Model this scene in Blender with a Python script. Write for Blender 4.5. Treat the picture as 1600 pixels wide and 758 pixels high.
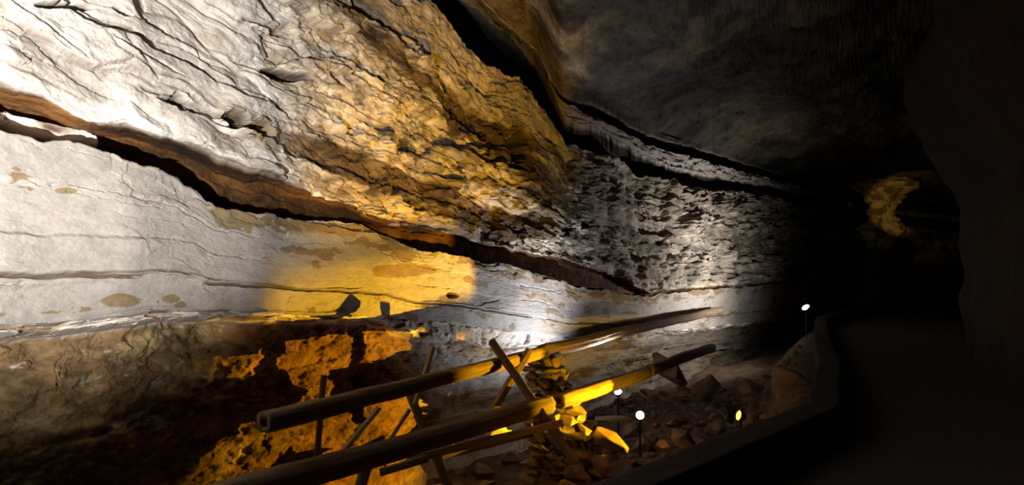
import bpy, bmesh, math, random
import numpy as np
from mathutils import Vector, Matrix, Euler

for o in list(bpy.data.objects): bpy.data.objects.remove(o)
S = bpy.context.scene
COL = S.collection
random.seed(7)
rng = np.random.default_rng(11)

# ------------------------------------------------------------------ camera, world, exposure
EYE = 1.6          # eye height above the path
F = 1000.0         # focal length in pixels of the 1600 x 758 frame
HZ = 430.0         # row of the horizon
cam_d = bpy.data.cameras.new('camera')
cam_d.sensor_width = 36.0; cam_d.lens = 36.0*F/1600.0
cam_d.shift_y = (HZ-379.0)/1600.0
cam_d.clip_start = 0.05; cam_d.clip_end = 300
cam = bpy.data.objects.new('camera', cam_d); COL.objects.link(cam)
cam.location = (0, 0, EYE); cam.rotation_euler = (math.pi/2, 0, 0)
S.camera = cam
W = bpy.data.worlds.new('world'); S.world = W; W.use_nodes = True
W.node_tree.nodes['Background'].inputs[0].default_value = (0.6, 0.65, 1.0, 1)
W.node_tree.nodes['Background'].inputs[1].default_value = 0.0002
S.view_settings.view_transform = 'Standard'; S.view_settings.look = 'None'
S.view_settings.gamma = 1.0; S.view_settings.use_curve_mapping = False
S.view_settings.exposure = 0.0

AMBER = (1.0, 0.52, 0.010); ORANGE = (1.0, 0.36, 0.03); WHITE = (1.0, 0.92, 0.84); COOL = (0.93, 0.94, 1.0); WARM = (1.0, 0.72, 0.36)

def P(px, py, D):
    return Vector(((px-800)/F*D, D, EYE+(HZ-py)/F*D))

def lamp(name, loc, target, power, color, angle=60, blend=0.2, radius=0.03, kind='SPOT'):
    l = bpy.data.lights.new(name, kind); l.energy = power; l.color = color
    l.shadow_soft_size = radius
    if kind == 'SPOT':
        l.spot_size = math.radians(angle); l.spot_blend = blend
    o = bpy.data.objects.new(name, l); COL.objects.link(o)
    o.location = loc
    d = Vector(target)-Vector(loc)
    o.rotation_euler = d.to_track_quat('-Z', 'Y').to_euler()
    return o

# the cave's lamps plus added fills: (location, target, watts, colour, cone, blend, size)
def front(p, aim, d):
    return Vector(p)+(Vector(aim)-Vector(p)).normalized()*d
W1 = Vector((-1.4, 0.3, 1.15)); W1T = P(-25, -50, 5.0)
A1B = P(1157, 650, 9.6); A1T = P(545, 480, 8.6); A1 = front(A1B, A1T, 0.07)
A2 = P(970, 778, 5.9); A2T = P(665, 300, 9.9)
A3 = P(1010, 762, 6.2); A3T = P(925, 570, 11.5)
W2B = P(966, 614, 12.4); W2T = P(790, 300, 12.6); W2 = front(W2B, W2T, 0.14)
W3B = P(1260, 482, 18.7); W3T = Vector((4.4, 21.0, 1.9)); W3 = front(W3B, W3T, 0.22)
F1 = P(1415, 335, 23.5); F1T = P(1414, 313, 28.2)
lamp('white_flood_near', W1, W1T, 2750, WHITE, 79, 0.9, 0.012)
lamp('white_flood_pit', W2, W2T, 440, COOL, 135, 1.0, 0.04)
lamp('white_flood_far', W3, W3T, 640, WHITE, 168, 0.9, 0.05)
lamp('amber_flood_pit', A1, A1T, 2400, AMBER, 66, 0.25, 0.006)
lamp('amber_flood_wall', A2, A2T, 1400, AMBER, 66, 1.0, 0.006)
lamp('amber_flood_pier', A3, A3T, 1300, AMBER, 50, 0.3, 0.006)
lamp('orange_fill_rubble', P(1030, 688, 7.0), P(985, 730, 7.4), 8, ORANGE, 140, 0.6, 0.03)  # added fill standing in for amber spill on the rubble; no lamp there
lamp('amber_far', F1, F1T, 130, (1, .6, .12), 37, 0.4, 0.04)
lamp('path_fill', (3.5, -1.0, 2.6), (3.0, 3.0, 0.0), 0.35, (1, .85, .72), 100, 1.0, 0.1)  # added dim fill behind the camera for the walkway; no lamp stands there

# ------------------------------------------------------------------ numpy noise
def _h(ix, iy, iz, seed):
    n = (ix.astype(np.int64)*374761393 + iy.astype(np.int64)*668265263 + iz.astype(np.int64)*2147483647 + seed*1274126177) & 0xffffffff
    n = ((n ^ (n >> 13))*1274126177) & 0xffffffff
    n = ((n ^ (n >> 16))*2246822519) & 0xffffffff
    return ((n ^ (n >> 15)) & 0xffffff)/float(0xffffff)
def vnoise(x, y, seed=0):
    x = np.asarray(x, dtype=np.float64); y = np.asarray(y, dtype=np.float64)
    xi = np.floor(x); yi = np.floor(y); fx = x-xi; fy = y-yi
    fx = fx*fx*fx*(fx*(fx*6-15)+10); fy = fy*fy*fy*(fy*(fy*6-15)+10)
    z = np.zeros_like(xi)
    a = _h(xi, yi, z, seed); b = _h(xi+1, yi, z, seed); c = _h(xi, yi+1, z, seed); d = _h(xi+1, yi+1, z, seed)
    return (a*(1-fx)+b*fx)*(1-fy)+(c*(1-fx)+d*fx)*fy*1.0
def fbm(x, y, oct=4, seed=0, gain=0.5):
    s = 0; a = 1; t = 0
    for i in range(oct):
        s = s+a*(vnoise(x*2**i+13.7*i, y*2**i+7.1*i, seed+i)-0.5); t += a; a *= gain
    return s/t*2
def worley(x, y, seed=0):
    xi = np.floor(x); yi = np.floor(y); z = np.zeros_like(xi)
    f1 = np.full(x.shape, 9.0); f2 = np.full(x.shape, 9.0); cid = np.zeros(x.shape); tx = np.zeros(x.shape); ty = np.zeros(x.shape)
    for dx in (-1, 0, 1):
        for dy in (-1, 0, 1):
            cx = xi+dx; cy = yi+dy
            px = cx+_h(cx, cy, z, seed); py = cy+_h(cx, cy, z, seed+57)
            d = np.hypot(x-px, y-py)
            m = d < f1
            f2 = np.where(m, f1, np.minimum(f2, d))
            cid = np.where(m, _h(cx, cy, z, seed+91), cid)
            tx = np.where(m, x-px, tx); ty = np.where(m, y-py, ty)
            f1 = np.where(m, d, f1)
    return f1, f2, cid, tx, ty
def sstep(a, b, x):
    t = np.clip((x-a)/(b-a), 0, 1); return t*t*(3-2*t)
def smooth(y, n):
    k = np.hanning(2*n+3); k /= k.sum()
    return np.convolve(np.pad(y, (n+1, n+1), mode='edge'), k, 'valid')

# ------------------------------------------------------------------ materials
def mat(name, color=(0.5, 0.5, 0.5), rough=0.85, attr=None, var=0.25, scale=6.0, bump=0.3, bscale=30.0, stretch=(1, 1, 1), metal=0.0, emit=None, estr=0, bdist=0.01, color2=None):
    m = bpy.data.materials.new(name); m.use_nodes = True
    nt = m.node_tree; N = nt.nodes; L = nt.links
    b = N['Principled BSDF']; b.inputs['Roughness'].default_value = rough; b.inputs['Metallic'].default_value = metal
    b.inputs['Specular IOR Level'].default_value = 0.3
    if emit:
        b.inputs['Base Color'].default_value = (*emit, 1)
        b.inputs['Emission Color'].default_value = (*emit, 1); b.inputs['Emission Strength'].default_value = estr
        return m
    tc = N.new('ShaderNodeTexCoord'); mp = N.new('ShaderNodeMapping'); mp.inputs['Scale'].default_value = stretch
    L.new(tc.outputs['Object'], mp.inputs[0])
    n1 = N.new('ShaderNodeTexNoise'); n1.inputs['Scale'].default_value = scale; n1.inputs['Detail'].default_value = 6; n1.inputs['Roughness'].default_value = 0.65
    L.new(mp.outputs[0], n1.inputs['Vector'])
    mr = N.new('ShaderNodeMapRange'); mr.inputs['From Min'].default_value = 0.3; mr.inputs['From Max'].default_value = 0.7
    mr.inputs['To Min'].default_value = 1-var; mr.inputs['To Max'].default_value = 1+var
    L.new(n1.outputs[0], mr.inputs['Value'])
    mx = N.new('ShaderNodeVectorMath'); mx.operation = 'SCALE'
    if attr:
        at = N.new('ShaderNodeAttribute'); at.attribute_name = attr
        L.new(at.outputs['Color'], mx.inputs[0])
    elif color2:
        mc = N.new('ShaderNodeMix'); mc.data_type = 'RGBA'
        mc.inputs[6].default_value = (*color, 1); mc.inputs[7].default_value = (*color2, 1)
        n3 = N.new('ShaderNodeTexNoise'); n3.inputs['Scale'].default_value = scale*0.5
        L.new(mp.outputs[0], n3.inputs['Vector'])
        r3 = N.new('ShaderNodeMapRange'); r3.inputs['From Min'].default_value = 0.4; r3.inputs['From Max'].default_value = 0.6
        L.new(n3.outputs[0], r3.inputs['Value']); L.new(r3.outputs[0], mc.inputs[0])
        L.new(mc.outputs[2], mx.inputs[0])
    else:
        mx.inputs[0].default_value = color
    L.new(mr.outputs[0], mx.inputs['Scale']); L.new(mx.outputs[0], b.inputs['Base Color'])
    n2 = N.new('ShaderNodeTexNoise'); n2.inputs['Scale'].default_value = bscale; n2.inputs['Detail'].default_value = 8; n2.inputs['Roughness'].default_value = 0.6
    L.new(mp.outputs[0], n2.inputs['Vector'])
    bp = N.new('ShaderNodeBump'); bp.inputs['Strength'].default_value = bump; bp.inputs['Distance'].default_value = bdist
    L.new(n2.outputs[0], bp.inputs['Height']); L.new(bp.outputs[0], b.inputs['Normal'])
    return m

M = {}
M['wall'] = mat('cave_wall_rock', attr='rock_color', var=0.16, scale=5, bump=0.55, bscale=16, stretch=(1, 1, 2.2), bdist=0.03)
M['ceiling'] = mat('cave_ceiling_rock', (0.20, 0.175, 0.14), var=0.5, scale=1.2, bump=0.7, bscale=5, bdist=0.06, color2=(0.30, 0.23, 0.15))
M['floor'] = mat('pit_floor_dirt', (0.13, 0.09, 0.06), var=0.5, scale=3, bump=0.8, bscale=14, bdist=0.05)
M['path'] = mat('trodden_path', (0.09, 0.08, 0.08), var=0.2, scale=9, bump=0.3, bscale=60)
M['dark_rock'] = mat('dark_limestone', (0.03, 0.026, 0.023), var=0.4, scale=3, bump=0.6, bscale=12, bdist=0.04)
M['rock'] = mat('broken_limestone', (0.30, 0.25, 0.20), var=0.35, scale=5, bump=0.6, bscale=22, bdist=0.02, color2=(0.16, 0.11, 0.08))
M['pier'] = mat('pier_limestone', (0.34, 0.27, 0.19), var=0.3, scale=8, bump=0.6, bscale=28, bdist=0.015, color2=(0.20, 0.15, 0.10))
M['flap'] = mat('matt_black_flap', (0.004, 0.004, 0.004), rough=1.0)
M['russet_rock'] = mat('russet_limestone', (0.20, 0.12, 0.07), var=0.4, scale=7, bump=0.6, bscale=24, color2=(0.13, 0.08, 0.05))
M['pale_rock'] = mat('pale_limestone', (0.62, 0.58, 0.52), var=0.25, scale=8, bump=0.5, bscale=25)
M['log'] = mat('old_log_wood', (0.24, 0.17, 0.10), var=0.4, scale=7, bump=0.7, bscale=22, stretch=(0.25, 3, 3), bdist=0.02)
M['dark_wood'] = mat('dark_weathered_wood', (0.20, 0.14, 0.09), var=0.35, scale=9, bump=0.5, bscale=30, stretch=(0.3, 3, 3))
M['wood'] = mat('pale_sawn_wood', (0.40, 0.30, 0.18), var=0.3, scale=9, bump=0.4, bscale=30, stretch=(0.3, 3, 3))
M['metal'] = mat('black_lamp_metal', (0.02, 0.02, 0.02), rough=0.5, metal=0.6)
M['lens_white'] = mat('white_lamp_lens', emit=(0.95, 0.97, 1.0), estr=6)
M['lens_warm'] = mat('warm_lamp_lens', emit=(1.0, 0.82, 0.45), estr=9)
M['lens_amber'] = mat('amber_lamp_lens', emit=(1.0, 0.55, 0.04), estr=5)

def mesh_obj(name, verts, faces, m, parent=None, smooth_=True):
    me = bpy.data.meshes.new(name)
    me.from_pydata([tuple(v) for v in verts], [], faces); me.update()
    if smooth_: me.polygons.foreach_set('use_smooth', [True]*len(me.polygons))
    me.materials.append(m)
    o = bpy.data.objects.new(name, me); COL.objects.link(o)
    if parent: o.parent = parent
    return o
def grid_obj(name, X, Y, Z, m, color=None, smooth_=True, flip=False):
    R, Cc = X.shape
    co = np.stack([X, Y, Z], -1).reshape(-1, 3).astype(np.float32)
    i = np.arange((R-1)*(Cc-1)); r = i//(Cc-1); c = i % (Cc-1)
    a = r*Cc+c
    q = np.stack([a, a+1, a+Cc+1, a+Cc], -1)
    if flip: q = q[:, ::-1]
    me = bpy.data.meshes.new(name)
    me.vertices.add(len(co)); me.vertices.foreach_set('co', co.ravel())
    me.loops.add(q.size); me.loops.foreach_set('vertex_index', q.ravel().astype(np.int32))
    me.polygons.add(len(q)); me.polygons.foreach_set('loop_start', (np.arange(len(q))*4).astype(np.int32))
    me.polygons.foreach_set('loop_total', np.full(len(q), 4, dtype=np.int32))
    me.update(calc_edges=True)
    me.polygons.foreach_set('use_smooth', np.full(len(q), smooth_, dtype=bool))
    if color is not None:
        at = me.attributes.new('rock_color', 'FLOAT_COLOR', 'POINT')
        cc = np.concatenate([color.reshape(-1, 3), np.ones((len(co), 1))], 1).astype(np.float32)
        at.data.foreach_set('color', cc.ravel())
    me.materials.append(m)
    o = bpy.data.objects.new(name, me); COL.objects.link(o)
    return o
def structure(o): o['kind'] = 'structure'; return o
def tag(o, label, cat, group=None):
    o['label'] = label; o['category'] = cat
    if group: o['group'] = group
    return o
def empty(name, loc, label, cat, group=None, rz=0):
    o = bpy.data.objects.new(name, None); COL.objects.link(o); o.location = loc; o.rotation_euler = (0, 0, rz)
    o.empty_display_size = 0.1
    return tag(o, label, cat, group)

# ------------------------------------------------------------------ the layered left wall
QS = 1.0   # mesh density of the cave wall
cols = np.concatenate([np.linspace(-900, -60, 90, endpoint=False), np.linspace(-60, 1400, int(1330*QS), endpoint=False), np.linspace(1400, 1560, 60)])
NC = len(cols)
def L(pts):
    return np.interp(cols, [p[0] for p in pts], [p[1] for p in pts])
def Ls(pts, n=12): return smooth(L(pts), n)
DP = smooth(L([(-900, 2.9), (-300, 3.9), (0, 5.0), (200, 5.9), (400, 7.25), (600, 9.3), (800, 12.6), (900, 15.0), (1000, 18.0), (1100, 21.5), (1200, 26), (1300, 31), (1450, 38), (1560, 42)]), 30)
PX = (cols-800)/F
# plan curve, arc length, outward horizontal normal
cx = PX*DP; cy = DP
sarc = np.concatenate([[0], np.cumsum(np.hypot(np.diff(cx), np.diff(cy)))])
tx = np.gradient(cx); ty = np.gradient(cy); tn = np.hypot(tx, ty); nx = smooth(ty/tn, 20); ny = smooth(-tx/tn, 20)

rag = lambda amp, sc, seed: amp*fbm(sarc*sc, sarc*0+seed, 5, seed, 0.65)
px_m = F/DP                                        # pixels per metre at the wall
B = Ls([(-900, 560), (0, 512), (60, 510), (120, 508), (200, 496), (300, 490), (360, 489), (480, 494), (600, 497), (700, 507), (800, 519), (900, 527), (1000, 524), (1100, 512), (1250, 495), (1400, 485), (1560, 478)], 6) + rag(0.05, 1.2, 3)*px_m
B2 = B + 0.04*px_m + Ls([(-900, 0), (560, 0), (640, 0.17), (760, 0.25), (860, .15), (940, 0.0), (1560, 0)], 10)*px_m
Dl = Ls([(-900, -130), (0, 198), (60, 216), (120, 222), (180, 240), (240, 266), (300, 292), (340, 322), (440, 337), (560, 350), (640, 382), (740, 405), (840, 430), (900, 446), (960, 456), (1000, 463), (1060, 456), (1150, 450), (1250, 442), (1400, 432), (1560, 430)], 5) + rag(0.10, 1.6, 5)*px_m
E = Ls([(-900, -260), (0, 128), (70, 150), (140, 188), (200, 190), (250, 213), (320, 238), (400, 268), (460, 293), (520, 312), (600, 338), (700, 360), (800, 388), (880, 404), (940, 424), (990, 446), (1010, 457), (1060, 451), (1150, 446), (1250, 438), (1400, 428), (1560, 426)], 5) + rag(0.07, 1.5, 9)*px_m
E = np.minimum(E, Dl-2.0)
G1 = sstep(870, 920, cols)*5*(1-0.6*sstep(1000, 1250, cols))+Ls([(-900, -1500), (0, -560), (300, -300), (500, -140), (600, -60), (660, 0), (700, 45), (760, 100), (830, 138), (862, 180), (880, 215), (960, 240), (1000, 270), (1080, 290), (1200, 305), (1320, 335), (1400, 350), (1560, 370)], 5) + rag(0.16, 1.5, 15)*px_m
G2 = Ls([(-900, -1600), (0, -650), (300, -400), (500, -250), (600, -150), (740, -5), (780, 35), (840, 90), (865, 150), (880, 182), (960, 214), (1000, 243), (1080, 268), (1200, 288), (1320, 322), (1400, 335), (1560, 352)], 5) + rag(0.10, 1.5, 18)*px_m
G3 = Ls([(-900, -1610), (0, -656), (300, -406), (500, -256), (600, -156), (740, -11), (780, 29), (840, 84), (865, 140), (880, 158), (920, 178), (960, 198), (1000, 222), (1050, 238), (1100, 252), (1200, 278), (1320, 314), (1400, 328), (1560, 345)], 5) + rag(0.08, 1.5, 21)*px_m
G4 = -sstep(880, 930, cols)*9*(1-0.7*sstep(1000, 1250, cols))+Ls([(-900, -1618), (0, -662), (300, -412), (500, -262), (600, -162), (740, -17), (780, 22), (840, 75), (865, 124), (880, 138), (950, 170), (1000, 205), (1050, 222), (1100, 236), (1200, 264), (1320, 304), (1400, 318), (1560, 336)], 5) + rag(0.08, 1.5, 24)*px_m
G2 = np.minimum(G2, G1-1.5); G3 = np.minimum(G3, G2-1); G4 = np.minimum(G4, G3-1)
right = sstep(850, 900, cols)
shut = 1-sstep(985, 1015, cols)                    # the recess closes here
zof = lambda y, D: (HZ-y)/F*D
lean = 0.10+0.0*cols
lines = []   # (depth, z) arrays, T value, rows to next, nz (normal: 0 wall, -1 ceiling)
def add(D, z, T, rows, nz=0.0): lines.append([D, z, T, rows, nz])
D0 = DP+0.1
add(D0-1.0, 0*cols-3.45, -5.6, 30)
add(D0-0.15, 0*cols-2.9, -4.9, 190)
add(D0, zof(B2, D0)-0.05, -2.45, 16)               # recess under the white bed
add(DP-0.18, zof(B2, DP-0.18), -2.35, 30)          # lip
add(DP-0.22, zof(B, DP-0.22), -2.15, 10)
add(DP-0.34, zof(B, DP-0.34)+0.03, -2.1, 210)
add(DP-0.34, zof(Dl, DP-0.34), -0.45, 16)
rc = 0.62*shut+0.05
add(DP-0.30+rc, zof(Dl, DP-0.30)+0.0, -0.40, 36)
e_D = DP-0.42
zE = zof(E, e_D)
add(DP-0.30+rc*0.75, np.maximum(zE-0.03, zof(Dl, DP-.3)+0.02), -0.04, 50)
add(e_D, zE, 0.0, 430)
g_D = DP-0.55-0.35*sstep(500, 900, cols)*(1-sstep(900, 1000, cols))
g2 = DP-0.75-0.25*right+1.35*(1-sstep(820, 880, cols))
add(g_D, zof(G1, g_D), 3.4, 18)
dg = DP+0.9+2.4*(1-sstep(830, 900, cols))
add(dg, zof(G1, g_D)+0.02, 3.45, 26)
add(dg-0.1, np.maximum(zof(G2, g2)-0.02, zof(G1, g_D)+.05), 3.5, 18)
add(g2, zof(G2, g2), 3.55, 60)
add(g2-0.05, zof(G3, g2-0.05), 4.1, 12)
add(g2+1.6*right+0.02, zof(G3, g2)+0.02, 4.15, 14)
add(g2+1.5*right-0.1, zof(G4, g2-0.25)-0.01, 4.2, 14)
add(g2-0.35, zof(G4, g2-0.35), 4.25, 230, -1.0)
zc = smooth(zof(G4, g2-0.35), 60)
add(DP*0.55, zc+0.45, 9.0, 60, -1.0)
add(DP*0.22, zc+0.9, 14.0, 1, -1.0)

rowsD = []; rowsZ = []; rowsT = []; rowsN = []; rowsK = []
for k in range(len(lines)-1):
    a, b = lines[k], lines[k+1]
    nr = max(4, int(a[3]*QS))
    for i in range(nr):
        f = i/nr
        rowsD.append(a[0]*(1-f)+b[0]*f); rowsZ.append(a[1]*(1-f)+b[1]*f); rowsT.append(np.full(NC, a[2]*(1-f)+b[2]*f))
        nz = b[4] if a[4] == 0 and b[4] == 0 else (-sstep(0, 0.2, f) if k == len(lines)-3 else b[4])
        if k < len(lines)-3: nz = 0.0
        rowsN.append(np.full(NC, nz)); rowsK.append(np.full(NC, k+f))
a = lines[-1]; rowsD.append(a[0]); rowsZ.append(a[1]); rowsT.append(np.full(NC, a[2])); rowsN.append(np.full(NC, -1.0)); rowsK.append(np.full(NC, len(lines)-1.0))
DD = np.array(rowsD); ZZ = np.array(rowsZ); TT = np.array(rowsT); NZ = np.array(rowsN); KK = np.array(rowsK)
SS = np.tile(sarc, (DD.shape[0], 1)); CP = np.tile(cols, (DD.shape[0], 1))
XX = CP*0+PX[None, :]*DD; YY = DD.copy()

# displacement, in strata coordinates (SS along the passage, TT across the beds)
wT = TT+0.10*fbm(SS*0.5, TT*0.5, 4, 31)+0.05*fbm(SS*2.0, TT*3.0, 4, 32)
inb = lambda a, b, w=0.012: sstep(a-w, a+w, TT)*(1-sstep(b-w, b+w, TT))
upper = inb(-0.003, 3.405, 0.003); white = inb(-2.12, -0.45); low = 1-sstep(-2.5, -2.4, TT); lip = inb(-2.42, -2.12)
ceil = sstep(4.25, 4.5, TT)
rub = np.clip(sstep(330, 620, CP)+0.0, 0, 1)
right_r = sstep(560, 760, CP)

def beds(h, seed, soft=0.12):
    u = wT/h; i = np.floor(u); f = u-i
    z = np.zeros_like(i)
    p0 = fbm(SS*0.45+i*17.3, i*5.1, 4, seed)
    p1 = fbm(SS*0.45+(i+1)*17.3, (i+1)*5.1, 4, seed)
    w = sstep(1-soft, 1.0, f)
    crack = np.exp(-((f-1)/0.05)**2)+np.exp(-(f/0.05)**2)
    mask = sstep(0.02, 0.3, fbm(SS*0.7+i*3.7, i*9.1, 3, seed+5))
    return p0*(1-w)+p1*w, crack*mask, f
def plates(sx, sy, seed, tilt=0.5):
    qx = SS/sx+0.22*fbm(SS/sx*1.3, TT/sy*1.3, 3, seed+2); qy = wT/sy+0.22*fbm(SS/sx*1.1, TT/sy*1.1, 3, seed+3)
    f1, f2, cid, dx, dy = worley(qx, qy, seed)
    tl = (dx*(_hc(cid, 1)-0.5)+dy*(_hc(cid, 2)-0.5))*tilt
    edge = 1-sstep(0.0, 0.13, f2-f1)
    return (cid-0.5)+tl, edge, cid
def _hc(c, k): return np.modf(np.abs(np.sin(c*917.3+k*37.7))*43758.5)[0]

b1, c1, fr1 = beds(0.42, 41, 0.10)
b2, c2, fr2 = beds(0.13, 47, 0.2)
b3, c3, fr3 = beds(0.055, 53, 0.3)
pA, eA, idA = plates(1.05, 0.36, 61, 0.9)
b0, c0, fr0 = beds(0.85, 39, 0.06)
pB, eB, idB = plates(0.36, 0.16, 67, 1.0)
pL, eL, idL = plates(1.9, 0.5, 64, 0.9)
pC, eC, idC = plates(0.14, 0.075, 71, 1.0)
big = fbm(SS*0.35, TT*0.6, 4, 81)
mid = fbm(SS*1.4, TT*2.4, 5, 83)
fine = fbm(SS*7, TT*14, 4, 85, 0.6)

stain0 = fbm(SS*0.9, TT*1.3, 4, 93)
ragged = fbm(SS*0.5, TT*0.9, 4, 91)
# how broken the upper beds are: smooth plates on the left, rubble band on the right
rough_band = np.clip(inb(0.05, 1.35, 0.15)*sstep(560, 760, CP)+inb(-0.1, 2.6, 0.4)*sstep(380, 520, CP)*(1-sstep(780, 860, CP))*0.9+0.12+0.25*sstep(0.1, 0.5, ragged)*sstep(150, 500, CP), 0, 1)
smooth_top = inb(2.5, 3.4, 0.15)*sstep(560, 640, CP)*(1-sstep(840, 880, CP))
gray_lay = inb(2.0, 3.4, 0.15)*sstep(840, 900, CP)
left_s = 1-sstep(300, 620, CP)
d_up = 0.16*big+0.05*mid+0.07*b1*(1-smooth_top*.7)+0.26*b0*(1-.6*left_s)*(1-smooth_top)+0.03*b2*(1-0.75*left_s)-0.05*c1-0.02*c2*(1-.7*left_s)
d_up = d_up+(1-rough_band)*(0.06*pA+0.07*pL-0.03*eA*sstep(0.05, 0.3, mid+0.1)-0.03*eL+0.012*fine)
d_up = d_up+rough_band*((0.17*pA+0.15*pB*sstep(-.35, .15, mid+.5*stain0)+0.035*pC)-0.02*eA+0.015*fine)
d_up = d_up+gray_lay*(0.07*b2+0.03*b3+0.09*pB+0.05*pA)+smooth_top*0.012*fine
d_wh = 0.07*big+0.03*b1+0.02*mid-0.035*c1*sstep(0, .2, ragged+.1)-0.02*c2*sstep(0.0, 0.2, ragged)+0.006*fine+0.015*pA*sstep(-.1, .3, ragged)
# the long thin crack through the white bed
cr_t = -1.68+0.03*fbm(SS*1.2, SS*0, 4, 95)
crk = np.exp(-((TT-cr_t)/0.016)**2)*sstep(-0.35, 0.0, fbm(SS*0.8, SS*0+2, 3, 96))
crk2 = np.exp(-((TT-cr_t-0.05-0.04*fbm(SS*0.9, SS*0, 3, 97))/0.010)**2)*sstep(-0.05, 0.2, fbm(SS*0.9, SS*0+5, 3, 98))
d_wh = d_wh+0.06*pB*np.exp(-((TT+0.56)/0.16)**2)*sstep(120, 230, CP)-0.06*crk-0.04*crk2+0.05*sstep(cr_t, cr_t+0.03, TT)
d_lo = 0.02*fbm(SS*12, TT*16, 3, 105)+0.38*fbm(SS*0.6, TT*0.9, 4, 101)+0.12*mid+0.05*pB+0.035*pC+0.03*fine
ribs = sstep(560, 700, CP)
d_lo = d_lo*(1-0.55*ribs)+ribs*(0.10*b1+0.05*b2)
d_lip = 0.08*mid+0.10*pB+0.04*pC
rec = inb(-0.42, -0.003, 0.003)
wedge = inb(-0.30, -0.17, 0.01)*(1-sstep(115, 150, CP))
d_rec = 0.05*mid+0.03*fine+0.06*b2+0.34*wedge
d_c = 0.35*fbm(XX*0.22, YY*0.22, 5, 111)+0.16*fbm(XX*0.9+YY*0.4, YY*0.7, 5, 112)+0.10*fbm(XX*2.6, YY*2.0, 5, 113, 0.65)
mb = inb(3.54, 4.11)
disp = upper*d_up+white*d_wh+low*d_lo+lip*d_lip+rec*d_rec+ceil*d_c+mb*(0.06*b2+0.05*mid+0.05*pB)
fade = 1.0-0.5*np.exp(-(TT/0.03)**2)
scale_far = 1.0+0.5*sstep(900, 1200, CP)
disp = disp*scale_far
und = inb(-0.042, -0.004, 0.002)
unz = fbm(SS*1.1, (DD-DP[None, :])*3.5, 5, 171, 0.6)
ZZ += und*0.10*unz*scale_far
# hand-placed hollows: the dark slots and broken knobs of the upper white wall
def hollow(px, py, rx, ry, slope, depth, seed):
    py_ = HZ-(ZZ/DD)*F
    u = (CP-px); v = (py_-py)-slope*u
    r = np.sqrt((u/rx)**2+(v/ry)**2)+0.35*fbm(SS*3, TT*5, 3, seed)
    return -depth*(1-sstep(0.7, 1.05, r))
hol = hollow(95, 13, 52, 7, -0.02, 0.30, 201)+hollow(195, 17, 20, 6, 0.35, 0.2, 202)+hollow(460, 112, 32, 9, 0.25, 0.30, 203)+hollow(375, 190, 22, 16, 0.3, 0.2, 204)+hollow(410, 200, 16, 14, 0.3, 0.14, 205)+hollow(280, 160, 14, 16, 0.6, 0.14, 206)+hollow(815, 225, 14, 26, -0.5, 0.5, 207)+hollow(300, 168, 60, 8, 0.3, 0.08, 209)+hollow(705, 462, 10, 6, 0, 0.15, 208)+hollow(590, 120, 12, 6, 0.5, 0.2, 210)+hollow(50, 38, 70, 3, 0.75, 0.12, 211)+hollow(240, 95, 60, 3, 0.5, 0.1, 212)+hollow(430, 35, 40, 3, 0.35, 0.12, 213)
hol = hol*(TT < 3.38)*(TT > -2.3)
# the broken knob of shattered rock beside them
knob = (1-sstep(0.6, 1.1, np.sqrt(((CP-385)/52)**2+((HZ-ZZ/DD*F-195-0.35*(CP-385))/26)**2)))*upper
disp = disp+hol+knob*(0.12*pB+0.12*pC+0.03)
wallmask = np.clip(-NZ, 0, 1)
XX += nx[None, :]*disp*(1-wallmask); YY += ny[None, :]*disp*(1-wallmask); ZZ += disp*0.12*(1-wallmask)-disp*wallmask

# rock colour: white bed, brown earth, grey and ochre limestone
def c3(r, g, b): return np.array([r, g, b])[None, None, :]
white_c = c3(.86, .81, .76); tan_c = c3(.52, .42, .27); brown = c3(.14, .085, .038); dark = c3(.055, .040, .028); grey = c3(.42, .40, .37); rust = c3(.115, .055, .017); ochre = c3(.36, .27, .14)
def mixc(a, b, w): return a*(1-w[..., None])+b*w[..., None]
stain = fbm(SS*0.55, TT*1.3, 6, 121, 0.6); stain2 = fbm(SS*2.0, TT*5.0, 5, 123, 0.6)
C = np.ones(XX.shape+(3,))*white_c
C = C*(1-0.42*white)[..., None]
C = mixc(C, grey*np.ones_like(C), np.clip(0.08+0.4*stain, 0, .5)*upper)
# upper beds get browner to the right
up_b = upper*(sstep(380, 620, CP)*0.75+0.0)*(1-sstep(780, 880, CP)*0.35)
C = mixc(C, tan_c*np.ones_like(C), np.clip(up_b, 0, 1))
streak = sstep(-0.06, 0.16, fbm(SS*0.3+3, TT*2.2, 5, 131, 0.6)+0.10*mid)
C = mixc(C, brown*0.8*np.ones_like(C), streak*upper*sstep(330, 520, CP)*(1-smooth_top)*(1-0.4*sstep(820, 900, CP))*0.95)
mot = fbm(SS*4, TT*7, 5, 161, 0.75); mot2 = fbm(SS*1.1, TT*2.6, 5, 163, 0.7)
C = C*(1+np.clip(1.3*mot+1.3*mot2, -0.8, 0.5)*upper*sstep(360, 560, CP)*(1-.6*smooth_top))[..., None]
C = C*(1+np.clip(0.6*mot+0.5*mot2, -0.5, 0.15)*upper*(1-sstep(360, 560, CP))*0.6)[..., None]
right_a = sstep(860, 960, CP)
C = mixc(C, dark*1.5*np.ones_like(C), np.clip(sstep(0.45, 0.8, idB+0.5*stain)*rough_band*sstep(560, 760, CP), 0, 1)*0.7*(1-0.5*right_a))
C = mixc(C, ochre*np.ones_like(C), sstep(0.12, 0.4, stain2)*upper*sstep(150, 420, CP)*0.5*(1-sstep(800, 900, CP)))
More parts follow.
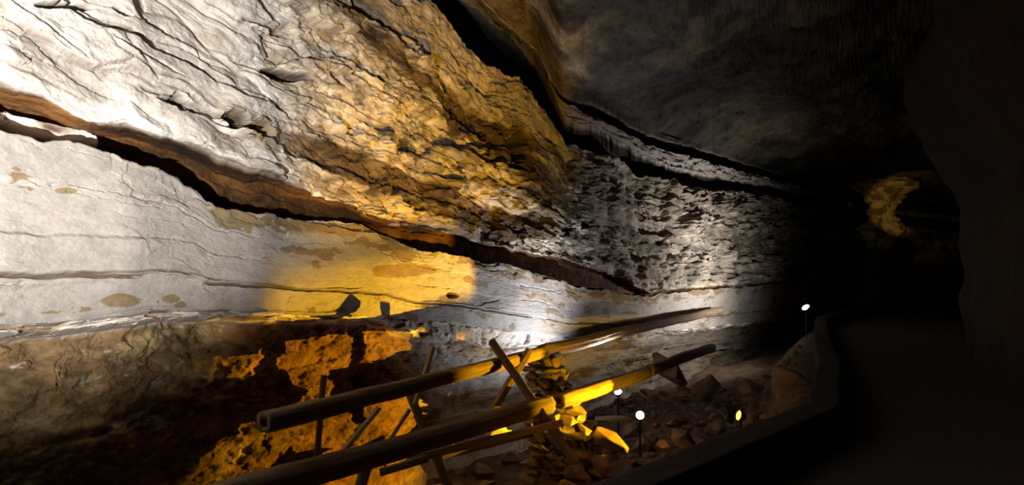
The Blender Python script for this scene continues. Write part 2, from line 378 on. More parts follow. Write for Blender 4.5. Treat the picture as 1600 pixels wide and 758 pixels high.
# cracks browned: dirt plus crack shade put into the colour
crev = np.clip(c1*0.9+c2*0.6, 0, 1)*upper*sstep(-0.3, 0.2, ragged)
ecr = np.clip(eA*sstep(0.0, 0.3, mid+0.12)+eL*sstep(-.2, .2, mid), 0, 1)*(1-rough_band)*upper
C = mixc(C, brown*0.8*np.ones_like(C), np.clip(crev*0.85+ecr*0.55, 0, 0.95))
rs_ = sstep(0.10, 0.34, fbm(SS*0.5+9, TT*2.2+0.35*SS, 5, 133, 0.6))*upper*sstep(180, 420, CP)*(1-sstep(520, 640, CP))
C = mixc(C, rust*np.ones_like(C), rs_*0.7)
edge_d = np.exp(-((TT+0.56)/0.14)**2)*sstep(120, 230, CP)*(1-sstep(520, 640, CP))*white
C = mixc(C, ochre*0.7*np.ones_like(C), edge_d*sstep(0.35, 0.5, idB)*0.95)
C = mixc(C, dark*np.ones_like(C), np.clip(-hol*6, 0, 0.9)+0.0)  # hollows coloured darker with depth
C = mixc(C, ochre*np.ones_like(C), knob*sstep(0.4, 0.6, idC)*0.7)
# white bed: fallen-away whitewash patches and crack
C = mixc(C, brown*1.2*np.ones_like(C), white*np.clip(crk*0.9+crk2*0.8, 0, 1))  # crack darkness put into the colour, too fine for the relief alone
flake = sstep(0.30, 0.36, stain2+0.35*stain+0.35*np.exp(-((TT+0.6)/0.18)**2)*sstep(150, 330, CP)-0.12*(1-sstep(250, 600, CP)))
C = mixc(C, ochre*0.8*np.ones_like(C), flake*white*0.9)
def patch(px, py, rx, ry, seed):
    py_ = HZ-(ZZ-0)/DD*F
    r = np.sqrt(((CP-px)/rx)**2+((py_-py)/ry)**2)+0.35*fbm(SS*3.5, TT*7, 4, seed)
    return 1-sstep(0.85, 1.0, r)
pt = np.clip(patch(193, 470, 32, 13, 301)+patch(268, 467, 14, 8, 302)+patch(283, 476, 9, 5, 303)+patch(98, 299, 17, 5, 304)+patch(352, 325, 22, 9, 305)+patch(385, 350, 8, 20, 306)+patch(625, 423, 55, 12, 307)+patch(630, 392, 14, 7, 308)+patch(740, 405, 30, 8, 309), 0, 1)
C = mixc(C, ochre*0.9*np.ones_like(C), pt*white*0.95)
# recess: rusty brown earth; lower wall: brown earth, greyer to the right
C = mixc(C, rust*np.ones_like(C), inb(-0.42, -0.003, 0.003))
C = C*(1+und*np.clip(2.2*unz, -.6, 1.0))[..., None]
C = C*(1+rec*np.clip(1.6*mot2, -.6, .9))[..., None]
lowc = mixc(c3(.30, .20, .10)*np.ones_like(C), c3(.52, .39, .20)*np.ones_like(C), sstep(-0.1, 0.3, stain2+0.3*stain))
sp = fbm(SS*5, TT*8, 5, 147, 0.7)
lowc = lowc*(1+0.9*np.clip(sp, -.6, .8))[..., None]
lowc = mixc(lowc, white_c*0.8*np.ones_like(C), sstep(0.42, 0.55, fbm(SS*4, TT*9, 4, 149, 0.6))*(1-ribs)*0.8)
lowc = mixc(lowc, c3(.62, .59, .55)*np.ones_like(C), ribs*sstep(-0.35, 0.1, fbm(SS*0.5, TT*2.6, 5, 141))*0.95)
lowc = mixc(lowc, c3(.10, .08, .06)*(1+0.8*stain2)[..., None], sstep(960, 1060, CP+50*stain)*0.9)  # far right end darkened in the colour to match its unlit look
lowpatch = np.clip(sstep(340, 420, CP+60*stain)*(1-sstep(620, 700, CP)), 0, 1)
lowc = mixc(lowc, c3(.165, .072, .022)*(1+1.0*stain2+0.8*stain)[..., None], lowpatch*0.85)
C = mixc(C, white_c*np.ones_like(C), wedge*sstep(-.3, .1, mid+.2))
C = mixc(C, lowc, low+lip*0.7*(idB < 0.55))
C = mixc(C, dark*np.ones_like(C), inb(3.42, 3.54))  # shadow behind the groove's lip put into the colour
C = mixc(C, grey*np.ones_like(C), mb*0.6)
C = mixc(C, c3(.12, .09, .06)*np.ones_like(C), mb*(1-sstep(850, 890, CP)))
right_m = sstep(850, 900, CP)
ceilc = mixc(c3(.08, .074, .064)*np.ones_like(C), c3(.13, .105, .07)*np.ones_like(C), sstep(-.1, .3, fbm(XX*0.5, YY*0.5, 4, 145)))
C = mixc(C, dark*np.ones_like(C), inb(4.12, 4.22, .01)*right_m)  # upper groove's shade likewise put into the rock colour
ceilc = mixc(ceilc, c3(.42, .33, .22)*np.ones_like(C), np.clip((1-sstep(850, 930, CP+60*stain))*sstep(-.35, .1, fbm(XX*0.8, YY*0.8, 4, 146)), 0, 1))  # amber glow over the near ceiling put into the colour as tan
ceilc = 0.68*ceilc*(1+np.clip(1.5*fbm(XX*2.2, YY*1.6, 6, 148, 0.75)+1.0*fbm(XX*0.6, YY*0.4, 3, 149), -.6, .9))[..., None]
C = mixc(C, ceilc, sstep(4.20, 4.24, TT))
far_mask = sstep(880, 960, CP)*upper
C = mixc(C, grey*np.ones_like(C), far_mask*0.35)
C = np.clip(C, 0.01, 0.9)
# wall and ceiling are two meshes that share the row at the last lip
kc = int(np.argmax(KK[:, 0] >= len(lines)-3))
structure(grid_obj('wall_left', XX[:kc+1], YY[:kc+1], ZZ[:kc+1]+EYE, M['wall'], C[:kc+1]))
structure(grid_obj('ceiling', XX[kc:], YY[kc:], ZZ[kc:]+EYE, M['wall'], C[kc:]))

# ------------------------------------------------------------------ parapet, path, pit floor, right wall
par = [(-6.2, -2.6), (-2.5, 0.95), (0.57, 4.06), (2.99, 6.5), (4.6, 9.6), (6.6, 14.0), (9.3, 19.6), (13.5, 25.5)]
def poly_sample(pts, step):
    out = []
    for (x0, y0), (x1, y1) in zip(pts[:-1], pts[1:]):
        n = max(1, int(math.hypot(x1-x0, y1-y0)/step))
        for i in range(n): out.append((x0+(x1-x0)*i/n, y0+(y1-y0)*i/n))
    out.append(pts[-1]); return np.array(out)
pp = poly_sample(par, 0.08)
pt_ = np.gradient(pp, axis=0); pt_ /= np.linalg.norm(pt_, axis=1)[:, None]
pn = np.stack([pt_[:, 1], -pt_[:, 0]], 1)                     # towards the path
ps = np.concatenate([[0], np.cumsum(np.linalg.norm(np.diff(pp, axis=0), axis=1))])
prof = []
for f in np.linspace(0, 1, 26): prof.append((0.0, -1.0+1.3*f))
for f in np.linspace(0, 1, 8)[1:]: prof.append((0.3*f, 0.3))
for f in np.linspace(0, 1, 10)[1:]: prof.append((0.3, 0.3-0.4*f))
prof = np.array(prof)
U = prof[:, 0][:, None]+0*ps[None, :]; V = prof[:, 1][:, None]+0*ps[None, :]
Ssp = np.tile(ps, (len(prof), 1))
nzz = 0.02*fbm(Ssp*3, V*4+U*4, 4, 401)
U2 = U+nzz*np.where(U > 0.15, 1, -1); V2 = V+0.012*fbm(Ssp*5, U*6, 3, 402)
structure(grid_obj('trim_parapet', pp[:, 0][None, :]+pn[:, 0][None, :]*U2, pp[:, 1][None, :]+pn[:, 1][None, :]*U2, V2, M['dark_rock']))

# right wall base curve
rw = [(4.2, -6), (5.6, 0), (6.4, 5.0), (6.9, 8.8), (9.4, 13.5), (15.5, 21.5), (24.5, 30), (36, 39)]
rp = poly_sample(rw, 0.25)
rt = np.gradient(rp, axis=0); rt /= np.linalg.norm(rt, axis=1)[:, None]
rn = np.stack([-rt[:, 1], rt[:, 0]], 1)
rs = np.concatenate([[0], np.cumsum(np.linalg.norm(np.diff(rp, axis=0), axis=1))])
v = np.linspace(0, 1, 60)[:, None]; Sr = np.tile(rs, (60, 1)); Vr = v+0*Sr
off = 0.35*fbm(Sr*0.4, Vr*3, 5, 411)+0.9*sstep(0.5, 1.0, Vr)-0.15*np.sin(Vr*25)*0.3
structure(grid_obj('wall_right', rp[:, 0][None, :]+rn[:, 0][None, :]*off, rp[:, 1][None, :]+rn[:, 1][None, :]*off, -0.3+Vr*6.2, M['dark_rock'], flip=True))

# path between the parapet and the right wall
n = 220; u = np.linspace(0, 1, n)
ia = np.interp(u, np.linspace(0, 1, len(pp)), np.arange(len(pp)))
A = np.stack([np.interp(ia, np.arange(len(pp)), pp[:, i]+pn[:, i]*0.15) for i in (0, 1)], 1)
ib = np.interp(u, np.linspace(0, 1, len(rp)), np.arange(len(rp)))
Bq = np.stack([np.interp(ib, np.arange(len(rp)), rp[:, i]-rn[:, i]*0.7) for i in (0, 1)], 1)
w = np.linspace(0, 1, 70)[:, None, None]
G = A[None]*(1-w)+Bq[None]*w
structure(grid_obj('floor_path', G[..., 0], G[..., 1], 0.015*fbm(G[..., 0]*1.5, G[..., 1]*1.5, 4, 421), M['path']))

# pit floor between the parapet and the left wall
def pit_z(x, y):
    """height of the pit floor: high rubble bank against the parapet, low by the wall"""
    pts = pp[::4]
    d = np.min(np.hypot(x[..., None]-pts[:, 0], y[..., None]-pts[:, 1]), -1)
    z = -0.20-1.15*sstep(0.1, 1.5, d)-0.30*sstep(1.5, 4.5, d)
    return z+0.16*fbm(x*0.8, y*0.8, 4, 431)*sstep(0, .6, d)+0.08*fbm(x*3, y*3, 4, 433)*sstep(0, .4, d)
wl = np.stack([np.interp(u*1.0, (cols-cols[0])/(cols[-1]-cols[0]), PX*(DP+0.4)), np.interp(u, (cols-cols[0])/(cols[-1]-cols[0]), DP+0.4)], 1)
# pair wall points with parapet points by nearest azimuth-independent fraction
fa = np.interp(np.linspace(0, 1, 420), [0, .25, 1], [0, .2, 1])
iw = np.interp(fa, np.linspace(0, 1, len(wl)), np.arange(len(wl)))
Wl = np.stack([np.interp(iw, np.arange(len(wl)), wl[:, i]) for i in (0, 1)], 1)
ipp = np.interp(np.linspace(0, 1, 420), np.linspace(0, 1, len(pp)), np.arange(len(pp)))
Pl = np.stack([np.interp(ipp, np.arange(len(pp)), pp[:, i]+pn[:, i]*0.05) for i in (0, 1)], 1)
w = np.linspace(0, 1, 200)[:, None, None]
G = Pl[None]*(1-w)+Wl[None]*w
structure(grid_obj('floor_pit', G[..., 0], G[..., 1], pit_z(G[..., 0], G[..., 1]), M['floor'], flip=True))
def pz(x, y): return float(pit_z(np.array([x]), np.array([y]))[0])

# ------------------------------------------------------------------ far buttress of lit rock
def buttress():
    D = 28.5
    prof = [(-640, 60), (245, 1372), (252, 1385), (262, 1396), (272, 1408), (280, 1420), (288, 1431), (296, 1428), (304, 1414), (312, 1406), (322, 1402), (336, 1399), (346, 1402), (352, 1411), (362, 1418), (370, 1414), (380, 1400), (395, 1405), (430, 1412), (500, 1425)]
    ys = np.concatenate([np.linspace(120, 240, 30, endpoint=False), np.linspace(240, 385, 150), np.linspace(386, 480, 30)])
    xr = np.interp(ys, [120, 200]+[p[0] for p in prof[1:]], [1290, 1345]+[p[1] for p in prof[1:]])
    xr = xr+1.6*fbm(ys*0.12, ys*0, 4, 501)
    th = np.linspace(-math.pi*0.95, math.pi*0.25, 110)
    cxp = 1378
    z = EYE+(HZ-ys)/F*D
    r = (xr-cxp)/F*D
    R = np.tile(r[:, None], (1, len(th))); T = np.tile(th[None, :], (len(ys), 1)); Y = np.tile(ys[:, None], (1, len(th)))
    R = R*(1+0.0*T)+0.10*fbm(T*3, Y*0.12, 5, 503)+0.05*fbm(T*9, Y*0.3, 4, 504)+0.08*np.sign(fbm(T*1.0, Y*0.09, 2, 507))
    X = (cxp-800)/F*D+R*np.cos(T)*1.0; Yw = D+0.6*R*np.sin(T)
    Cc = mixc(c3(.55, .45, .28)*np.ones(X.shape+(3,)), c3(.20, .12, .06)*np.ones(X.shape+(3,)), sstep(-0.1, 0.3, fbm(T*3, Y*0.1, 4, 505)))
    Cc = mixc(Cc, c3(.05, .04, .03)*np.ones_like(Cc), sstep(376, 392, Y+6*fbm(T*2, Y*.1, 3, 506)))  # lower part darkened in the colour so stray lamp light stays unseen
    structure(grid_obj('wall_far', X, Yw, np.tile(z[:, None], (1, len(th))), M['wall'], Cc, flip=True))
buttress()

# ------------------------------------------------------------------ wood
def beam(name, a, b, w, h, m, parent=None, up=(0, 0, 1), label=None, cat=None, group=None, seed=0, rnd=None):
    """squared timber from a to b: w across, h high, slightly irregular, chamfered"""
    a = Vector(a); b = Vector(b); d = b-a; ln = d.length; X = d.normalized()
    Z = (Vector(up)-X*Vector(up).dot(X)).normalized(); Yv = Z.cross(X)
    rr = random.Random(seed+hash(name) % 7); n = max(4, int(ln/0.12)); c = min(w, h)*0.12
    ring = [(-w/2+c, -h/2), (w/2-c, -h/2), (w/2, -h/2+c), (w/2, h/2-c), (w/2-c, h/2), (-w/2+c, h/2), (-w/2, h/2-c), (-w/2, -h/2+c)]
    vs = []; fs = []
    for i in range(n+1):
        j = 0.004*w/0.05
        dy, dz = rr.uniform(-j, j)*.5, rr.uniform(-j, j)*.5
        for (y, z) in ring:
            vs.append((i/n*ln+(rr.uniform(-.01, .01) if i in (0, n) else 0), y+dy+rr.uniform(-j, j)*.3, z+dz+rr.uniform(-j, j)*.3))
    k = 8
    for i in range(n):
        for q in range(k):
            fs.append((i*k+q, (i+1)*k+q, (i+1)*k+(q+1) % k, i*k+(q+1) % k))
    fs.append(tuple(range(k))); fs.append(tuple(n*k+q for q in reversed(range(k))))
    o = mesh_obj(name, vs, fs, m, parent, smooth_=False)
    o.matrix_world = Matrix.Translation(a) @ Matrix((X, Yv, Z)).transposed().to_4x4()
    if label: tag(o, label, cat, group)
    return o

def log_pipe(name, pts, r, m, label, cat, seed=0, sub=None):
    """a hollowed log along pts, with a bored end, knots and checks"""
    a = Vector(pts[0]); b = Vector(pts[-1]); X = (b-a).normalized(); ln = (b-a).length
    Z = (Vector((0, 0, 1))-X*X.z).normalized(); Yv = Z.cross(X)
    n = int(ln/0.05); k = 32
    ii = np.linspace(0, 1, n)[:, None]; th = np.linspace(0, 2*math.pi, k, endpoint=False)[None, :]
    s = ii*ln
    R = r*(1+0.08*fbm(s*0.8+0*th, np.cos(th)*0.8+seed+0*s, 3, 601+seed)+0.05*fbm(s*3+0*th, th*2.0+0*s, 3, 603+seed)+0.03*np.sin(th*9+0.3*s))
    R = R*(1-0.10*np.maximum(0, np.cos(th*4)))
    cyc = 0.03*fbm(s*0.5, s*0+seed, 3, 605+seed); czc = 0.03*fbm(s*0.5, s*0+seed+9, 3, 607+seed)
    VX = s+0*th; VY = cyc+R*np.cos(th); VZ = czc+R*np.sin(th)
    vs = np.stack([VX, VY, VZ], -1).reshape(-1, 3).tolist()
    fs = []
    for i in range(n-1):
        for q in range(k):
            fs.append((i*k+q, i*k+(q+1) % k, (i+1)*k+(q+1) % k, (i+1)*k+q))
    # bored ends
    for end, i0 in ((0, 0), (1, n-1)):
        base = len(vs)
        for q in range(k):
            v0 = vs[i0*k+q]; vs.append([v0[0], v0[1]*0.45, v0[2]*0.45])
        for q in range(k):
            v0 = vs[i0*k+q]; vs.append([v0[0]+(0.25 if end == 0 else -0.25), v0[1]*0.42, v0[2]*0.42])
        for q in range(k):
            q2 = (q+1) % k
            f1 = (i0*k+q, base+q, base+q2, i0*k+q2); f2 = (base+q, base+k+q, base+k+q2, base+q2)
            fs += [f1, f2] if end == 0 else [f1[::-1], f2[::-1]]
        f3 = tuple(base+k+q for q in range(k)); fs.append(f3 if end == 0 else f3[::-1])
    o = mesh_obj(name, vs, fs, m)
    o.matrix_world = Matrix.Translation(a) @ Matrix((X, Yv, Z)).transposed().to_4x4()
    return tag(o, label, cat)

UP = lambda Y: Vector((0.5+0.565*(Y-10), Y, EYE-1.2))            # axis of the upper pipe
upper1 = log_pipe('log_pipe', [P(413, 664, 5.45), P(848, 549, 10.0)], 0.095, M['log'], 'dark wooden log pipe with open end, upper one left of the stone pier', 'wooden pipe', 1)
upper2 = log_pipe('log_pipe', [P(846, 551, 10.05), P(992, 514, 14.4), P(1150, 476, 26)][:2], 0.115, M['log'], 'amber-lit wooden log pipe running right from the top of the stone pier', 'wooden pipe', 2)
upper3 = log_pipe('log_pipe', [P(993, 514, 14.45), P(1128, 484, 21.2)], 0.11, M['dark_wood'], 'far unlit log pipe continuing the upper line towards the dark end', 'wooden pipe', 3)
lower1 = log_pipe('log_pipe', [P(250, 806, 4.7), P(858, 632, 8.7)], 0.125, M['log'], 'thick dark log pipe in the foreground running low through the trestles', 'wooden pipe', 4)
lower2 = log_pipe('log_pipe', [P(872, 628, 9.2), P(1010, 582, 11.6)], 0.12, M['log'], 'amber-lit log pipe running right from half way up the stone pier', 'wooden pipe', 5)
lower3 = log_pipe('log_pipe', [P(1013, 579, 11.85), P(1112, 544, 15.6)], 0.11, M['dark_wood'], 'far unlit log pipe continuing the lower line behind the lamps', 'wooden pipe', 6)

# trestle poles and planks, each a timber of its own
def tb(px0, py0, d0, px1, py1, d1, w, h, m, label, cat='timber', name='trestle_pole', seed=0, up=(0.45, -1, 0.1)):
    return beam(name, P(px0, py0, d0), P(px1, py1, d1), w, h, m, None, up, label, cat, None, seed)
tb(677, 542, 7.75, 648, 632, 7.5, 0.045, 0.09, M['wood'], 'pale plank end sticking up past the upper pipe, left of the pier', name='plank', seed=1)
tb(634, 600, 7.7, 712, 790, 7.3, 0.09, 0.10, M['dark_wood'], 'dark leaning leg crossing behind the pale upright plank', seed=2)
tb(640, 640, 7.9, 606, 694, 7.9, 0.04, 0.06, M['wood'], 'thin pale brace just below the upper pipe beside the dark leg', name='brace', seed=3)
tb(592, 638, 7.0, 484, 768, 6.5, 0.04, 0.11, M['wood'], 'slanting brown plank under the left part of the upper pipe', name='plank', seed=4)
tb(506, 586, 7.0, 488, 800, 6.9, 0.06, 0.075, M['dark_wood'], 'thin upright dark post left of the slanting brown plank', name='post', seed=5)
tb(768, 533, 8.85, 908, 736, 8.1, 0.09, 0.11, M['log'], 'long diagonal trestle pole leaning across the front of the stone pier', seed=6)
tb(828, 546, 9.25, 762, 655, 9.2, 0.09, 0.11, M['log'], 'shorter diagonal trestle pole crossing the long one left of the pier', seed=7)
tb(640, 718, 7.0, 878, 661, 8.2, 0.05, 0.085, M['wood'], 'long level board in front of the lower pipe ending before the pier', name='board', seed=8, up=(0, 0, 1))
tb(594, 738, 6.7, 668, 716, 6.95, 0.05, 0.08, M['wood'], 'short bright sawn board lying below the lower pipe', name='board', seed=9, up=(0, 0, 1))
tb(614, 696, 7.0, 600, 728, 6.95, 0.03, 0.045, M['wood'], 'tiny pale stick rising from the short bright board', name='stick', seed=10)
tb(562, 764, 6.4, 573, 726, 6.5, 0.10, 0.12, M['dark_wood'], 'squat wooden stump below the lower pipe', name='stump', seed=11)
tb(690, 712, 8.1, 832, 676, 8.8, 0.05, 0.10, M['dark_wood'], 'dull board just behind the long level board', name='board', seed=12, up=(0, 0, 1))

# ------------------------------------------------------------------ rocks
def rock_mesh(name, seed, flat=0.6, npt=15, sub=True):
    rr = random.Random(seed)
    bm = bmesh.new()
    for i in range(npt):
        v = Vector((rr.gauss(0, 1), rr.gauss(0, 1), rr.gauss(0, 1))).normalized()
        bm.verts.new((v.x*rr.uniform(.42, .55), v.y*rr.uniform(.35, .5), v.z*rr.uniform(.4, .5)*flat))
    r = bmesh.ops.convex_hull(bm, input=bm.verts)
    bmesh.ops.delete(bm, geom=[g for g in r['geom_interior'] if isinstance(g, bmesh.types.BMVert)], context='VERTS')
    bmesh.ops.dissolve_limit(bm, angle_limit=0.25, verts=bm.verts, edges=bm.edges)
    bmesh.ops.bevel(bm, geom=list(bm.edges), offset=0.03, segments=2, affect='EDGES', profile=0.6)
    me = bpy.data.meshes.new(name); bm.to_mesh(me); bm.free()
    return me
rub_me = [rock_mesh('rubble_rock', 900+i, 0.55+0.06*(i % 5)) for i in range(12)]
for me in rub_me: me.materials.append(M['rock'])
stone_me = [rock_mesh('stone', 700+i, 0.5, 12) for i in range(12)]
for me in stone_me: me.materials.append(M['pier'])

# stone pier: dry stacked slabs, narrow at the top, spreading to the right at its foot
pier = empty('stone_pier', (0.75, 10.2, pz(0.75, 10.2)), 'rough stacked stone pier carrying the log pipes, lit amber on its right side', 'stone pier')
pr = random.Random(5); pcount = 0
z = 0.0; zb = pier.location.z
ztop = EYE-1.38
while zb+z < ztop and pcount < 99:
    yrow = HZ-(zb+z-EYE)/10.2*F
    xl = np.interp(yrow, [545, 600, 640, 700, 760], [820, 823, 818, 822, 812]); xr = np.interp(yrow, [545, 575, 600, 620, 660, 700, 760], [868, 880, 890, 898, 914, 934, 962])
    xl = (xl-800)/F*10.2; xr = (xr-800)/F*10.2
    hgt = pr.uniform(0.10, 0.19)
    x = xl+pr.uniform(-.04, .04)
    while x < xr-0.05 and pcount < 99:
        w_ = min(pr.uniform(0.16, 0.36), max(0.14, xr-x))
        o = bpy.data.objects.new('stone', pr.choice(stone_me)); COL.objects.link(o); o.parent = pier
        o.location = (x+w_/2-pier.location.x+pr.uniform(-.02, .02), pr.uniform(-.07, .07), z+hgt/2)
        o.scale = (w_*1.45, pr.uniform(.75, .95), hgt*2.9); o.rotation_euler = (pr.uniform(-.12, .12), pr.uniform(-.2, .2), pr.uniform(-.35, .35))
        pcount += 1
        x += w_*0.86
    z += hgt*0.9

def put_rock(px, py, D, size, label=None, me=None, m=None, rot=None, seed=0, group=None, scale=(1, 1, 1), name='rubble_rock'):
    p = P(px, py, D)
    o = bpy.data.objects.new(name, me or rub_me[seed % 12]); COL.objects.link(o)
    o.location = p; o.scale = (size*scale[0], size*scale[1], size*scale[2])
    o.rotation_euler = rot or (0, 0, seed*1.3)
    if m:
        o.data = o.data.copy(); o.data.materials.clear(); o.data.materials.append(m)
    return tag(o, label, 'rock', group)
put_rock(952, 688, 9.0, 0.62, 'bright orange slab leaning at the right foot of the stone pier', rot=(0.3, 0.55, 0.3), seed=2, m=M['russet_rock'], scale=(1.1, .8, .7))
put_rock(912, 672, 9.4, 0.28, 'small amber-lit stone wedged on the right shoulder of the pier foot', rot=(0.3, 0.2, 0.3), seed=5, m=M['pier'])
put_rock(905, 738, 7.6, 0.42, 'brown boulder at the bottom edge right below the long trestle pole', seed=3, m=M['russet_rock'])
put_rock(935, 725, 7.8, 0.40, 'pointed brown boulder at the bottom edge beside the bright orange slab', rot=(0.1, 1.1, 0.4), seed=4, m=M['russet_rock'])
put_rock(1066, 686, 7.6, 0.42, 'orange-lit angular rock resting behind the parapet, left of the amber lamp', rot=(0.2, 0.3, 0.5), seed=6, m=M['pier'])
put_rock(1036, 694, 7.6, 0.20, 'small orange stone beside the angular rock behind the parapet', seed=7, m=M['pier'])
put_rock(1118, 668, 7.5, 0.34, 'low reddish rock on the rubble bank just below the amber lamp', seed=8)
put_rock(1232, 602, 11.0, 0.9, 'big squarish boulder at the far right of the pit near the parapet bend', seed=9, scale=(1, 1, 1.1))
put_rock(1172, 606, 12.0, 0.65, 'pale grey block left of the big squarish boulder', seed=10)
put_rock(1102, 600, 12.5, 0.85, 'tall dark boulder standing behind the two small lamps', seed=1, scale=(.8, .8, 1.5))
put_rock(1050, 575, 14.0, 1.1, 'dark leaning boulder below the far end of the lower pipe', seed=11, rot=(.2, .7, .3))
put_rock(958, 655, 11.4, 0.55, 'grey flat stone lying on the pit floor left of the warm lamp', seed=0, scale=(1.5, 1, .45))
put_rock(764, 668, 10.0, 0.5, 'pale block wedged under the lower pipe left of the pier', seed=3, m=M['pale_rock'], rot=(0, 0.1, 0.2), scale=(1.6, 1, 1.0))
put_rock(698, 692, 8.6, 0.26, 'pale small block behind the long level board', seed=5, m=M['pale_rock'])
# the loose rubble: each rock an object, copied from twelve shapes
rr = random.Random(21); cnt = 0; tries = 0
placed = [(o.location.x, o.location.y, o.location.z, max(o.scale)*0.5) for o in COL.objects if o.name.startswith('rubble_rock')]
ppn = pp[::4]
while cnt < 190 and tries < 20000:
    tries += 1
    px = rr.uniform(560, 1275); D = rr.uniform(5.0, 17.0)
    x = (px-800)/F*D
    dpar = np.min(np.hypot(x-ppn[:, 0], D-ppn[:, 1]))
    # on the pit side only, in front of the wall
    i = int(np.argmin(np.hypot(x-pp[:, 0], D-pp[:, 1])))
    side = (x-pp[i, 0])*pn[i, 0]+(D-pp[i, 1])*pn[i, 1]
    if side > -0.35 or D > np.interp(px, cols, DP)-1.0: continue
    if abs(x-0.8) < .7 and abs(D-10.2) < .5: continue
    zz = pz(x, D)
    y = HZ-(zz-EYE)/D*F
    if y > 790: continue
    sz = rr.uniform(0.16, 0.55)*(1 if rr.random() < .8 else 1.5)
    if min((Vector((x, D, zz))-q).length for q in (A1, A2, A3, W2, W3)) < 0.75+sz*.5: continue
    if dpar < 0.9: sz = min(sz, 0.25)
    if any(math.dist((x, D, zz), q[:3]) < 0.5*sz+q[3]*0.95 for q in placed): continue
    if abs(x-0.85) < .75+sz*.5 and abs(D-10.2) < .55+sz*.5: continue
    placed.append((x, D, zz, sz*0.5))
    o = bpy.data.objects.new('rubble_rock', rub_me[rr.randrange(12)]); COL.objects.link(o)
    o.location = (x, D, zz+sz*0.12); o.scale = (sz, sz*rr.uniform(.7, 1), sz*rr.uniform(.7, 1.1)); o.rotation_euler = (rr.uniform(-.4, .4), rr.uniform(-.4, .4), rr.uniform(0, 6.28))
    tag(o, 'dark broken limestone rock lying loose among the rubble on the pit floor', 'rock', 'loose rubble on the pit floor')
    cnt += 1

# ------------------------------------------------------------------ visible lamps
def barn_door(root, L0, Q1, Q2, out, dist=0.16, depth=0.14, ext=0.10):
    """metal flap whose edge lies on the sight lines from the lamp to Q1 and Q2"""
    d1 = (Vector(Q1)-L0).normalized(); d2 = (Vector(Q2)-L0).normalized()
    e1 = L0+d1*dist; e2 = L0+d2*dist; ax = (e2-e1).normalized()
    e1 = e1-ax*ext; e2 = e2+ax*ext
    fwd = (d1+d2).normalized(); o = Vector(out); o = (o-ax*o.dot(ax)-fwd*o.dot(fwd)).normalized()*depth
    t = fwd*0.003
    vs = [e1, e2, e2+o, e1+o, e1+t, e2+t, e2+o+t, e1+o+t]
    ob = mesh_obj('barn_door', [v-root.location for v in vs], [(0, 3, 2, 1), (4, 5, 6, 7), (0, 1, 5, 4), (1, 2, 6, 5), (2, 3, 7, 6), (3, 0, 4, 7)], M['flap'], root, False)
def floodlight(px, py, D, aim, lens, size, label):
    p = P(px, py, D)
    root = empty('floodlight', p, label, 'lamp')
    d = (Vector(aim)-p).normalized(); q = d.to_track_quat('Z', 'Y').to_matrix().to_4x4()
    bm = bmesh.new()
    k = 24; rings = [(-0.9, 0.25), (-0.85, 0.5), (-0.6, 0.72), (0.0, 0.95), (0.45, 1.0), (0.45, 0.86), (0.30, 0.84)]
    vs = [[bm.verts.new((r*size*math.cos(2*math.pi*j/k), r*size*math.sin(2*math.pi*j/k), z*size)) for j in range(k)] for z, r in rings]
    for i in range(len(rings)-1):
        for j in range(k): bm.faces.new((vs[i][j], vs[i][(j+1) % k], vs[i+1][(j+1) % k], vs[i+1][j]))
    bm.faces.new(list(reversed(vs[0])))
    me = bpy.data.meshes.new('housing'); bm.to_mesh(me); bm.free(); me.materials.append(M['metal'])
    h = bpy.data.objects.new('housing', me); COL.objects.link(h); h.parent = root; h.matrix_local = q
    bm = bmesh.new()
    prev = None
    c = bm.verts.new((0, 0, size*0.42))
    for r, z in ((0.45, 0.40), (0.84, 0.31)):
        cur = [bm.verts.new((r*size*math.cos(2*math.pi*j/k), r*size*math.sin(2*math.pi*j/k), z*size)) for j in range(k)]
        for j in range(k):
            if prev is None: bm.faces.new((c, cur[j], cur[(j+1) % k]))
            else: bm.faces.new((prev[j], cur[j], cur[(j+1) % k], prev[(j+1) % k]))
        prev = cur
    me = bpy.data.meshes.new('lens'); bm.to_mesh(me); bm.free(); me.materials.append(lens)
    l = bpy.data.objects.new('lens', me); COL.objects.link(l); l.parent = root; l.matrix_local = q
    g = -max(0.12, p.z-pz(p.x, p.y))-0.05
    st = beam('stake', (0, 0, 0), (0, 0, 1), 0.03, 0.03, M['metal'], root, (1, 0, 0))
    st.matrix_local = Matrix.Translation((0, 0, g)) @ Matrix.Rotation(-math.pi/2, 4, 'Y') @ Matrix.Diagonal((-g-size*0.5, 1, 1, 1))
    return root
floodlight(1000, 649, 11.2, (1.0, 2.0, 1.4), M['lens_warm'], 0.085, 'glowing warm white floodlight on the pit floor right of the stone pier')
floodlight(1157, 650, 9.6, A1T, M['lens_amber'], 0.085, 'small glowing amber floodlight on the rubble bank behind the parapet')
floodlight(966, 614, 12.4, (0.6, 8.5, 3.6), M['lens_white'], 0.085, 'small white lamp below the amber-lit lower pipe, left of the warm lamp')
floodlight(1260, 482, 18.7, (5.5, 17.0, 3.8), M['lens_white'], 0.13, 'distant white lamp at the right beside the far end of the pit')

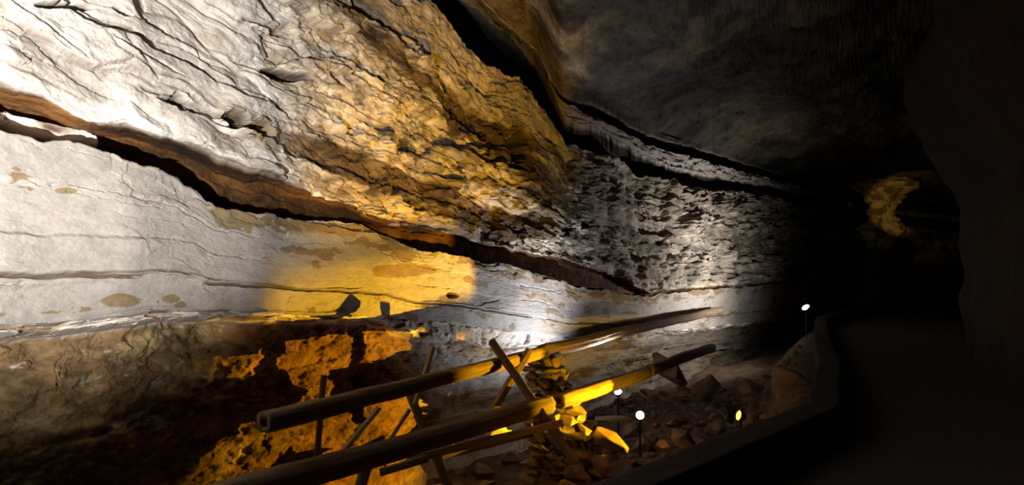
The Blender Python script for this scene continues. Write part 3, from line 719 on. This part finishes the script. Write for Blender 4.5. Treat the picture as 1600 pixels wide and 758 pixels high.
am = [o for o in COL.objects if o.get('label', '').startswith('small glowing amber')][0]
barn_door(am, A1, P(410, 402, 7.35), P(640, 379, 9.8), (0, 0, 1))
barn_door(am, A1, P(384, 420, 7.0), P(374, 700, 7.0), (-0.4, -1, 0))
barn_door(am, A1, P(650, 477, 9.9), P(752, 450, 11.6), (0, 0, -1), depth=0.026, ext=0.0)  # thin flap added to keep amber off the lip of the wall
def shaded_lamp(L0, aim, label, doors):
    """a floodlight with shutters, sunk behind the parapet"""
    r = floodlight(800, 430, 1, (0, 0, 0), M['metal'], 0.05, label)
    back = L0-(Vector(aim)-L0).normalized()*0.09
    for c in list(COL.objects):
        if c.parent == r and c.name.split('.')[0] in ('housing', 'lens'):
            q = (Vector(aim)-L0).normalized().to_track_quat('Z', 'Y').to_matrix().to_4x4(); c.matrix_local = q
        if c.parent == r and c.name.split('.')[0] == 'stake': bpy.data.objects.remove(c)
    r.location = back
    g = -max(0.1, back.z-pz(back.x, back.y))-0.05
    st = beam('stake', (0, 0, 0), (0, 0, 1), 0.03, 0.03, M['metal'], r, (1, 0, 0))
    st.matrix_local = Matrix.Translation((0, 0, g)) @ Matrix.Rotation(-math.pi/2, 4, 'Y') @ Matrix.Diagonal((-g-0.03, 1, 1, 1))
    for d in doors: barn_door(r, L0, *d)
shaded_lamp(A2, A2T, 'black shuttered floodlight sunk behind the parapet aiming up at the high wall', [(P(390, 371, 7.3), P(640, 350, 9.8), (0, 0, -1))])
shaded_lamp(A3, A3T, 'black shuttered floodlight behind the parapet aiming at the stone pier', [(P(830, 524, 10), P(990, 498, 14.5), (0, 0, 1)), (P(992, 500, 14.5), P(1012, 580, 11.6), (1, 0, 0)), (P(856, 540, 9.9), P(900, 720, 9.6), (-1, 0, 0)), (P(880, 668, 9.6), P(1000, 628, 10.5), (0, 0, -1))])
shaded_lamp(W1, W1T, 'black shuttered floodlight beside the path lighting the near left wall', [(P(0, 682, 5.0), P(385, 496, 7.1), (0, 0, -1))])
shaded_lamp(F1, F1T, 'small dark floodlight far down the passage lighting the golden rock nose', [])
